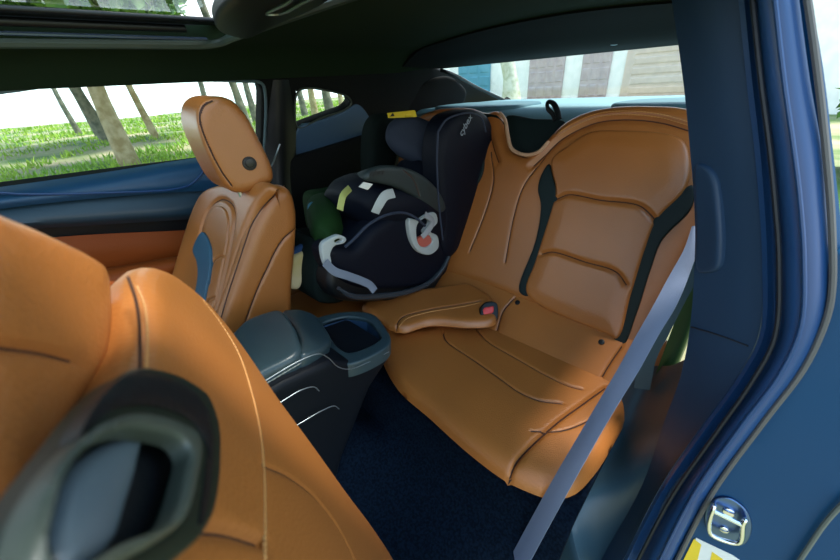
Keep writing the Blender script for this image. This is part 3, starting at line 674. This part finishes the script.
# headrest with wings
soft('shadow_fill', N1.shifted(-.03), [(470, 125), (489, 122), (493, 150), (489, 180), (478, 212), (468, 245), (462, 268), (440, 270), (440, 240), (455, 200)], PLK, cs, r=.01, thick=.1, sp=.012)  # black piece put in for the shadow gap behind the wing
soft('headrest_wing', N1.shifted(.01), [(438, 128), (445, 117), (458, 111), (474, 110), (484, 116), (489, 130), (489, 152), (484, 178), (474, 205), (462, 232), (452, 252), (443, 258), (437, 245), (437, 215), (435, 180), (434, 150)], FAB, cs, r=.026, thick=.05, sp=.008, bulge=.01)
soft('headrest_wing', XPl(.44), [(368, 140), (372, 122), (382, 113), (392, 116), (396, 135), (394, 160), (385, 185), (370, 180)], FABG, cs, r=.025, thick=.04, sp=.010)
sections('headrest_shell', [(X((470, 116), .22), (.12, 0, 0), (0, .02, .01)), (X((470, 130), .24), (.17, 0, 0), (0, .04, .05)), (X((466, 170), .24), (.17, 0, 0), (0, .05, .1)), (X((455, 215), .24), (.16, 0, 0), (0, .05, .1)), (X((445, 250), .24), (.14, 0, 0), (0, .04, .05))], FABG, cs, e=3)
hq = Plane.of(X((388, 128), .32), X((436, 135), .17), X((410, 160), .22))
soft('headrest_pad', Plane.of(X((392, 130), .33), X((436, 132), .21), X((412, 158), .26)), [(386, 131), (390, 123), (404, 115), (421, 118), (438, 129), (433, 145), (424, 163), (413, 162), (394, 152), (386, 141)], FABB, cs, r=.022, thick=.05, sp=.007, bulge=.01, bw=.05)
soft('headrest_pad', XPl(.17), [(437, 134), (444, 122), (452, 120), (452, 150), (448, 190), (440, 200), (437, 180), (435, 155)], FABG, cs, r=.015, thick=.05, sp=.009)
o = soft('warning_label', Plane.of(X((387, 114), .33), X((418, 112), .23), X((400, 122), .28)), [(387, 113), (388, 118), (417, 117), (415, 110)], YEL, cs, r=.0005, thick=.001, sp=.01, sharp=True); o['label'] = 'yellow warning label'
lp = Plane.of(X((387, 114), .33), X((418, 112), .23), X((400, 122), .28))
soft('warning_triangle', lp.shifted(.001), [(390, 116.5), (392.5, 112.5), (395, 116)], INK, o, r=.0002, thick=.0005, sp=.01, sharp=True)
T1 = N1.shifted(.025)
text('lettering', 'cybex', T1, (465.5, 125), .032, 222, mat('grey print', (.25, .30, .36), .6), cs)
tube('wing_piping', [X(p, .080) for p in ((438, 132), (445, 121), (458, 114.5), (473, 113.5), (482, 119), (486, 132))], .003, FABB, cs)
tube('wing_piping', [X(p, .082) for p in ((438, 132), (437, 160), (438, 190), (440, 215), (443, 240))], .003, FABB, cs)
tube('side_rim_highlight', [X(p, .088) for p in ((345, 247), (355, 238), (368, 225), (388, 214.5), (404, 213), (416, 218), (425, 226))], .004, FABB, cs)  # paler tube draws the rim highlight of the seat side
text('lettering', 'cybex', N1.shifted(.014), (377, 172.5), .022, 172, INK, cs)
o = soft('belt_guide', N1.shifted(-.01), [(482, 166), (486, 168), (486, 176), (482, 184), (478, 187), (478, 178)], WEBL, cs, r=.003, thick=.02, sp=.005); o['label'] = 'pale grey belt hook'
def ribbon(name, pts, wd, m_, par, up, th=.0012):
    return tube(name, pts, wd/2, m_, par, n=8, flat=th*2/wd, up=up)
# near hook with red guide
NH = N1.shifted(.016)
o = soft('belt_hook', NH, [(409, 219), (418, 220), (426, 214), (435, 213), (437, 222), (430, 231), (437, 236), (438, 247), (431, 254), (420, 253), (413, 245), (409, 232)], WEBL, cs, r=.004, thick=.012, sp=.004, holes=[[(417, 224), (426, 218), (429, 222), (423, 232), (430, 236), (432, 242), (426, 247), (419, 245), (416, 236)]]); o['label'] = 'pale grey belt hook'
o = soft('belt_guide', NH.shifted(-.006), [(417, 239), (425, 235), (432, 238), (431, 245), (421, 248)], mat('faded red plastic', (.5, .12, .09), .4), cs, r=.002, thick=.008, sp=.005); o['label'] = 'red belt guide'
ribbon('hook_strap', [X(p, xx) for p, xx in (((425, 214), .09), ((433, 222), .088), ((428, 231), .09), ((422, 237), .092))], .018, mat('dusty webbing', (.30, .31, .33), .6), cs, (-1, 0, .3))
# front clip and loose strap
NC = N1.shifted(.014)
o = soft('harness_clip', NC, [(322, 244), (330, 238), (340, 235), (346, 239), (344, 243), (334, 246), (330, 254), (331, 263), (326, 266), (322, 256)], WEBL, cs, r=.003, thick=.01, sp=.004, holes=[[(334, 240.5), (340, 238.5), (342, 240), (336, 243)]]); o['label'] = 'pale harness clip'
ribbon('loose_strap', [X(p, xx) for p, xx in (((325, 262), .10), ((334, 271), .095), ((348, 276), .09), ((362, 281), .085), ((370, 285), .08), ((375, 291), .075))], .022, mat('grey strap', (.16, .19, .25), .6, bump=.4, bscale=700), cs, (-1, 0, .2))
ribbon('shield_strap', [X(p, xx) for p, xx in (((375, 213), .105), ((379, 205), .098), ((385, 196), .10), ((394, 193), .105))], .026, WEBL, cs, (-1, 0, .4))
ribbon('harness_strap', [X(p, xx) for p, xx in (((350, 188), .16), ((343, 196), .13), ((341, 204), .125), ((340, 210), .12))], .018, WEBY, cs, (-1, 0, .4))
o = soft('printed_patch', N1.shifted(.0), [(359, 187), (364, 182), (373, 184), (368, 190)], WHT, cs, r=.001, thick=.003, sp=.006, sharp=True); o['label'] = 'small white patch'

# folded cloth between the far front seat and the child seat
cl = tag(soft('folded_cloth', XPl(.272), [(288, 258), (298, 253), (307, 250), (309, 256), (304, 266), (302, 278), (298, 288), (290, 288)], CLOTH, r=.012, thick=.015, sp=.008), 'cream yellow cloth between the far front seat and the child seat', 'cloth')
cb = tag(soft('blue_bag', XPl(.285), [(288, 256), (298, 247), (312, 241), (320, 243), (312, 250), (296, 262)], CLOB, r=.006, thick=.01, sp=.01), 'blue fabric bag edge behind the cream cloth', 'bag')

# ============================================================ DRIVER SEAT (near, tipped forward)
ds = thing('driver_seat', 'tan leather near front seat tipped forward, filling the lower left corner', 'car seat', (-.38, .3, .25))
SP_ = Plane.of(P(130, 270, 0, -.40), P(390, 560, 0, -.42), P(60, 560, 0, -.545))
so2 = [(117, 296), (121, 278), (133, 270), (152, 276), (172, 289), (192, 306), (214, 331), (236, 360), (262, 398), (300, 448), (334, 494), (362, 530), (384, 564), (412, 622), (300, 700), (60, 700), (20, 640), (10, 560), (64, 444), (106, 380), (119, 335)]
soft('backrest', SP_, so2, LEA, ds, r=.014, thick=.09, tuck=.03, sw=.0006, sp=.006, seams=[([(126, 274), (134, 295), (138, 320), (139, 345), (139, 368)], .0018, .0030), ([(205, 527), (232, 531), (262, 541)], .003, .003), ([(264, 465), (290, 477), (318, 500), (340, 530), (356, 562)], .0022, .0012)])
soft('backrest_front', SP_.shifted(-.035), [(60, 300), (110, 282), (160, 300), (160, 480), (20, 600), (10, 480)], LEAD, ds, r=.004, thick=.02, sp=.01)  # fills the headrest gap; its shade is put into a darker leather
tube('seam_piping', on(SP_, [(128, 277), (135, 297), (139, 320), (140, 345), (140, 368)], .0), .0007, SEAM, ds)
tube('stitching', on(SP_, [(137, 285), (145, 305), (148, 335), (147, 372)], -.0002), .0006, STIT, ds, stitch=.003, n=5)
tube('stitching', on(SP_, [(203, 300), (222, 325), (238, 352), (251, 390), (260, 430), (264, 470), (265, 520), (265, 570)], -.0002), .0009, STIT, ds, stitch=.0035, n=5)
tube('back_panel_edge', on(SP_, [(318, 452), (346, 490), (374, 530), (400, 575)], -.024), .004, LEAD, ds)
BZ = SP_.shifted(.009)
bz = [(128, 371), (150, 371), (182, 382), (203, 398), (214, 425), (216, 465), (210, 512), (196, 540), (172, 562), (120, 600), (20, 640), (12, 580), (18, 530), (42, 482), (76, 432), (104, 392)]
bh = [(65, 470), (90, 445), (122, 431), (150, 432), (178, 441), (186, 452), (182, 480), (174, 510), (164, 526), (120, 545), (60, 575), (40, 560), (45, 520)]
bzl = soft('handle_bezel', BZ, bz, mat('green black bezel', (.006, .014, .008), .5), ds, r=.003, thick=.008, sp=.0035, holes=[bh]); bzl['label'] = 'dark plastic handle bezel'
BZ2 = SP_.shifted(.0125)
bo = [(80, 440), (110, 421), (140, 415), (178, 425), (196, 438), (198, 455), (192, 490), (182, 520), (168, 534), (130, 556), (60, 590), (28, 585), (30, 530), (50, 478)]
soft('handle_ring', BZ2, bo, PLG, bzl, r=.002, thick=.004, sp=.003, holes=[bh])
soft('bezel_cap', SP_.shifted(.0105), [(130, 373), (150, 373), (182, 384), (202, 400), (212, 426), (213, 465), (207, 510), (200, 528), (205, 480), (206, 440), (190, 420), (150, 405), (112, 410), (80, 436), (104, 394)], PLK, bzl, r=.001, thick=.004, sp=.003)
soft('handle_recess', SP_.shifted(.0012), [(50, 460), (90, 430), (125, 420), (190, 436), (190, 490), (170, 530), (120, 555), (10, 620), (30, 540)], PLK, ds, r=.001, thick=.003, sp=.01)
soft('release_paddle', SP_.shifted(.0055), [(62, 474), (90, 450), (124, 436), (134, 436), (128, 470), (116, 510), (98, 556), (40, 590), (36, 560), (45, 515)], mat('grey paddle', (.09, .125, .15), .35), ds, r=.004, thick=.006, sp=.003, bulge=.003, bw=.02)
HD = Plane.of(P(0, 260, 0, -.42), P(100, 330, 0, -.40), P(40, 440, 0, -.46)).shifted(.012)
hdo = [(-80, 200), (-30, 216), (5, 229), (40, 244), (62, 254), (78, 266), (87, 284), (90, 318), (87, 353), (80, 385), (46, 430), (20, 480), (-10, 512), (-60, 560), (-110, 500), (-130, 300)]
soft('headrest', HD, hdo, LEA, ds, r=.016, thick=.07, tuck=.07, sw=.0006, sp=.006, bulge=.0, seams=[([(-60, 332), (0, 343), (50, 351), (80, 359)], .0022, .0035)])
tube('headrest_post', [P(-30, 500, 0, -.42), P(20, 545, 0, -.42)], .006, CHR, ds, sub=1)

# ============================================================ NEAR DOOR PILLAR
J = Plane.of((-.70, -.22, .80), (-.70, -.12, .30), (-.92, -.25, .80))
def jp(pts, h=0.): return [J.pt(J.loc(p, h), h) for p in pts]
L0 = jp([(668, -25), (683, 80), (690, 150), (694, 200), (695, 250), (690, 327), (680, 378), (664, 422), (640, 490), (590, 570)], -.10)
La = jp([(700, -25), (718, 80), (728, 150), (734, 200), (736, 250), (732, 330), (716, 380), (688, 428), (655, 492), (608, 570)], -.055)
L1 = jp([(742, -25), (752, 80), (760, 150), (764, 200), (767, 260), (764, 335), (742, 378), (706, 428), (662, 492), (622, 570)], -.03)
L1b = [a+np.array([.004, 0, -.0])+J.N*(-.006) for a in L1]
pil = struct(loft('wall_left', [L0, La, L1b], PLB, thick=.02, n=60), 'navy plastic trim of the near door pillar')
L2 = jp([(748, -25), (758, 80), (766, 150), (771, 200), (774, 260), (772, 340), (752, 382), (716, 432), (672, 495), (632, 570)], -.036)
L3 = jp([(758, -25), (770, 80), (780, 150), (786, 200), (790, 260), (786, 335), (764, 380), (728, 430), (684, 495), (645, 570)], -.004)
L4 = jp([(780, -25), (792, 80), (802, 150), (808, 200), (812, 260), (810, 320), (792, 366), (752, 422), (702, 492), (662, 570)], .002)
L5 = jp([(796, -25), (810, 80), (822, 150), (826, 200), (829, 260), (826, 315), (806, 364), (764, 420), (710, 492), (668, 570)], -.012)
sb = loft('door_seal', [L1, L2, L3, L4, L5], RUB, pil, thick=.006, n=60, sub=4); sb['label'] = 'blue black rubber door seal'
tube('seal_groove', jp([(750, -25), (761, 80), (770, 150), (775, 200), (779, 260), (775, 337), (752, 382), (717, 432), (673, 495), (633, 570)], -.012), .003, RUBK, pil)
tube('seal_rib', jp([(772, -25), (784, 80), (794, 150), (800, 200), (804, 260), (801, 326), (780, 374), (742, 425), (694, 494), (655, 570)], .004), .0025, RUB, pil)
tube('seal_edge', jp([(804, -25), (816, 60), (826, 150), (832, 230), (832, 290), (826, 320), (804, 368), (765, 420), (713, 492), (672, 570)], -.008), .0035, mat('grey brown lip', (.10, .10, .10), .5), pil)
tube('trim_seam', [J.pt(J.loc(p, h), h) for p, h in (((691, 327), -.096), ((712, 333), -.072), ((735, 341), -.050), ((748, 346), -.04))], .0012, RUBK, pil)
# height adjuster cover
AD = Plane.of(J.pt(J.loc((700, 170), -.088), -.088), J.pt(J.loc((703, 265), -.088), -.088), J.pt(J.loc((720, 200), -.062), -.062)).shifted(.004)
o = soft('belt_height_cover', AD, [(698, 164), (708, 165), (717, 176), (721, 200), (723, 250), (720, 268), (710, 273), (700, 271), (698, 220)], PLB, pil, r=.006, thick=.008, sp=.004)
# painted jamb
jb = soft('wall_jamb', J.shifted(-.012), [(832, 255), (815, 330), (795, 375), (755, 425), (705, 490), (640, 590), (620, 700), (980, 760), (1100, 500), (1000, 300), (900, 250)], PAINT, r=.004, thick=.03, sp=.02, sil=False)
jb.name = 'wall_left_jamb'; struct(jb, 'deep blue painted door jamb of the near side')
tube('panel_edge', jp([(790, 575), (808, 548), (826, 522), (848, 498)], -.005), .003, mat('dull edge', (.12, .14, .13), .5), jb)
op = loft('outer_pillar', [jp([(800, -25), (814, 60), (824, 150), (830, 230), (832, 290)], -.02), jp([(806, -25), (822, 60), (833, 150), (842, 230), (850, 290)], -.03)], PAINT, jb, thick=.01)
# seen outside: body side running back along the car, mirror-like blue paint
# striker
st = thing('door_striker', 'shiny metal door latch striker on the blue painted jamb', 'latch', tuple(J.pt(J.loc((728, 521)))))
JS = J.shifted(-.008)
soft('striker_plate', JS, [(706, 508), (713, 499), (728, 497), (743, 506), (751, 520), (750, 536), (742, 545), (728, 544), (712, 534), (705, 522)], mat('blue reflecting plate', (.10, .17, .33), .3, metal=1.), st, r=.002, thick=.003, sp=.004)
q = lambda p, h: JS.pt(JS.loc(p, h), h)
tube('striker_loop', [q((714, 506), .002), q((714, 506), .012), q((709, 525), .014), q((712, 535), .013), q((738, 543), .012), q((743, 524), .013), q((745, 520), .012), q((745, 520), .002)], .0035, CHR, st, n=10)
tube('striker_bar', [q((713, 511), .012), q((742, 525), .013)], .0035, CHR, st, sub=1)
disc('screw_head', JS, (729, 512), .008, .003, CHR, st); disc('screw_head', JS, (724, 529), .006, .003, CHR, st)
# sticker
sk = tag(soft('tyre_label', J.shifted(-.0105), [(696, 538), (742, 560), (760, 600), (680, 600)], WHT, r=.0003, thick=.0008, sp=.02, sharp=True, sil=False), 'white and yellow information sticker on the blue painted jamb', 'sticker')
soft('yellow_strip', J.shifted(-.0100), [(694, 539), (702, 542.5), (694, 575), (676, 575)], YEL, sk, r=.0002, thick=.0004, sp=.02, sharp=True, sil=False)
soft('yellow_panel', J.shifted(-.0100), [(712, 552), (722, 557), (726, 570), (708, 570)], YEL, sk, r=.0002, thick=.0004, sp=.02, sharp=True, sil=False)
# quarter trim beside the rear seat
qi = [P(656, 366, 1, -.42), P(641, 400, 1, -.38), P(620, 445, 1, -.30), P(596, 481, 1, -.22), P(576, 499, 1, -.17), P(571, 522, 1, -.13), P(583, 575, 1, -.08)]
qo = jp([(684, 360), (677, 395), (666, 425), (650, 470), (634, 510), (616, 545), (592, 590)], -.10)
qt = loft('trim_6', [[a+np.array([.10, -.02, -.16]) for a in qi], [a+np.array([.02, 0, -.02]) for a in qi], qi, [(a+b)/2+np.array([-.004, 0, -.004]) for a, b in zip(qi, qo)], qo], mat('quarter panel plastic', (.022, .055, .085), .42, bump=.2, bscale=600), thick=.01, n=40)
struct(qt, 'dark plastic side panel beside the near rear cushion')

struct(soft('trim_7', Plane((-.615, 0, 0), (1, 0, 0), (0, 1, 0)), [(-.615, -1.2, .2), (-.615, -1.2, .93), (-.615, -.44, .9), (-.615, -.40, .55), (-.615, -.40, .2)], mat('side trim with lawn reflection', (.012, .045, .006), .45), r=.01, thick=.02, sp=.03, sharp=True, sil=False), 'dark side trim with lawn reflection behind the near pillar')  # dark plastic; the green of the reflected lawn is put into its colour

# ============================================================ NEAR SEAT BELT
sbt = thing('seat_belt', 'long pale blue grey seat belt crossing in front of the near rear cushion', 'seat belt', (-.55, 0, .2))
rows_ = [(226, 692, 696, -.37), (249, 684, 697, -.345), (278, 668, 688, -.315), (306, 653, 676, -.28), (334, 637, 659, -.24), (370, 617, 639, -.19), (404, 597, 618, -.15), (438, 577, 598, -.11), (472, 557, 579, -.07), (539, 520, 542, -.01), (592, 492, 514, .04)]
Le = [(a, y, d) for y, a, b, d in rows_]; Re = [(b, y, d) for y, a, b, d in rows_]
loft('strap', [[P(a, b, 1, y) for a, b, y in Le], [P((a+c)/2, (b+d)/2, 1, y+.001) for (a, b, y), (c, d, _) in zip(Le, Re)], [P(a, b, 1, y) for a, b, y in Re]], BELT, sbt, thick=.0014, n=60, sub=3)
Le2 = [(696, 258, -.39), (674, 306, -.385), (656, 334, -.38), (638, 365, -.375), (634, 388, -.372)]
Re2 = [(700, 275, -.39), (683, 306, -.385), (669, 334, -.38), (656, 360, -.375), (650, 390, -.372)]
o = loft('return_strap', [[P(a, b, 1, y) for a, b, y in Le2], [P(a, b, 1, y) for a, b, y in Re2]], BELTD, sbt, thick=.0014, n=30, sub=2); o['label'] = 'dark return strap'
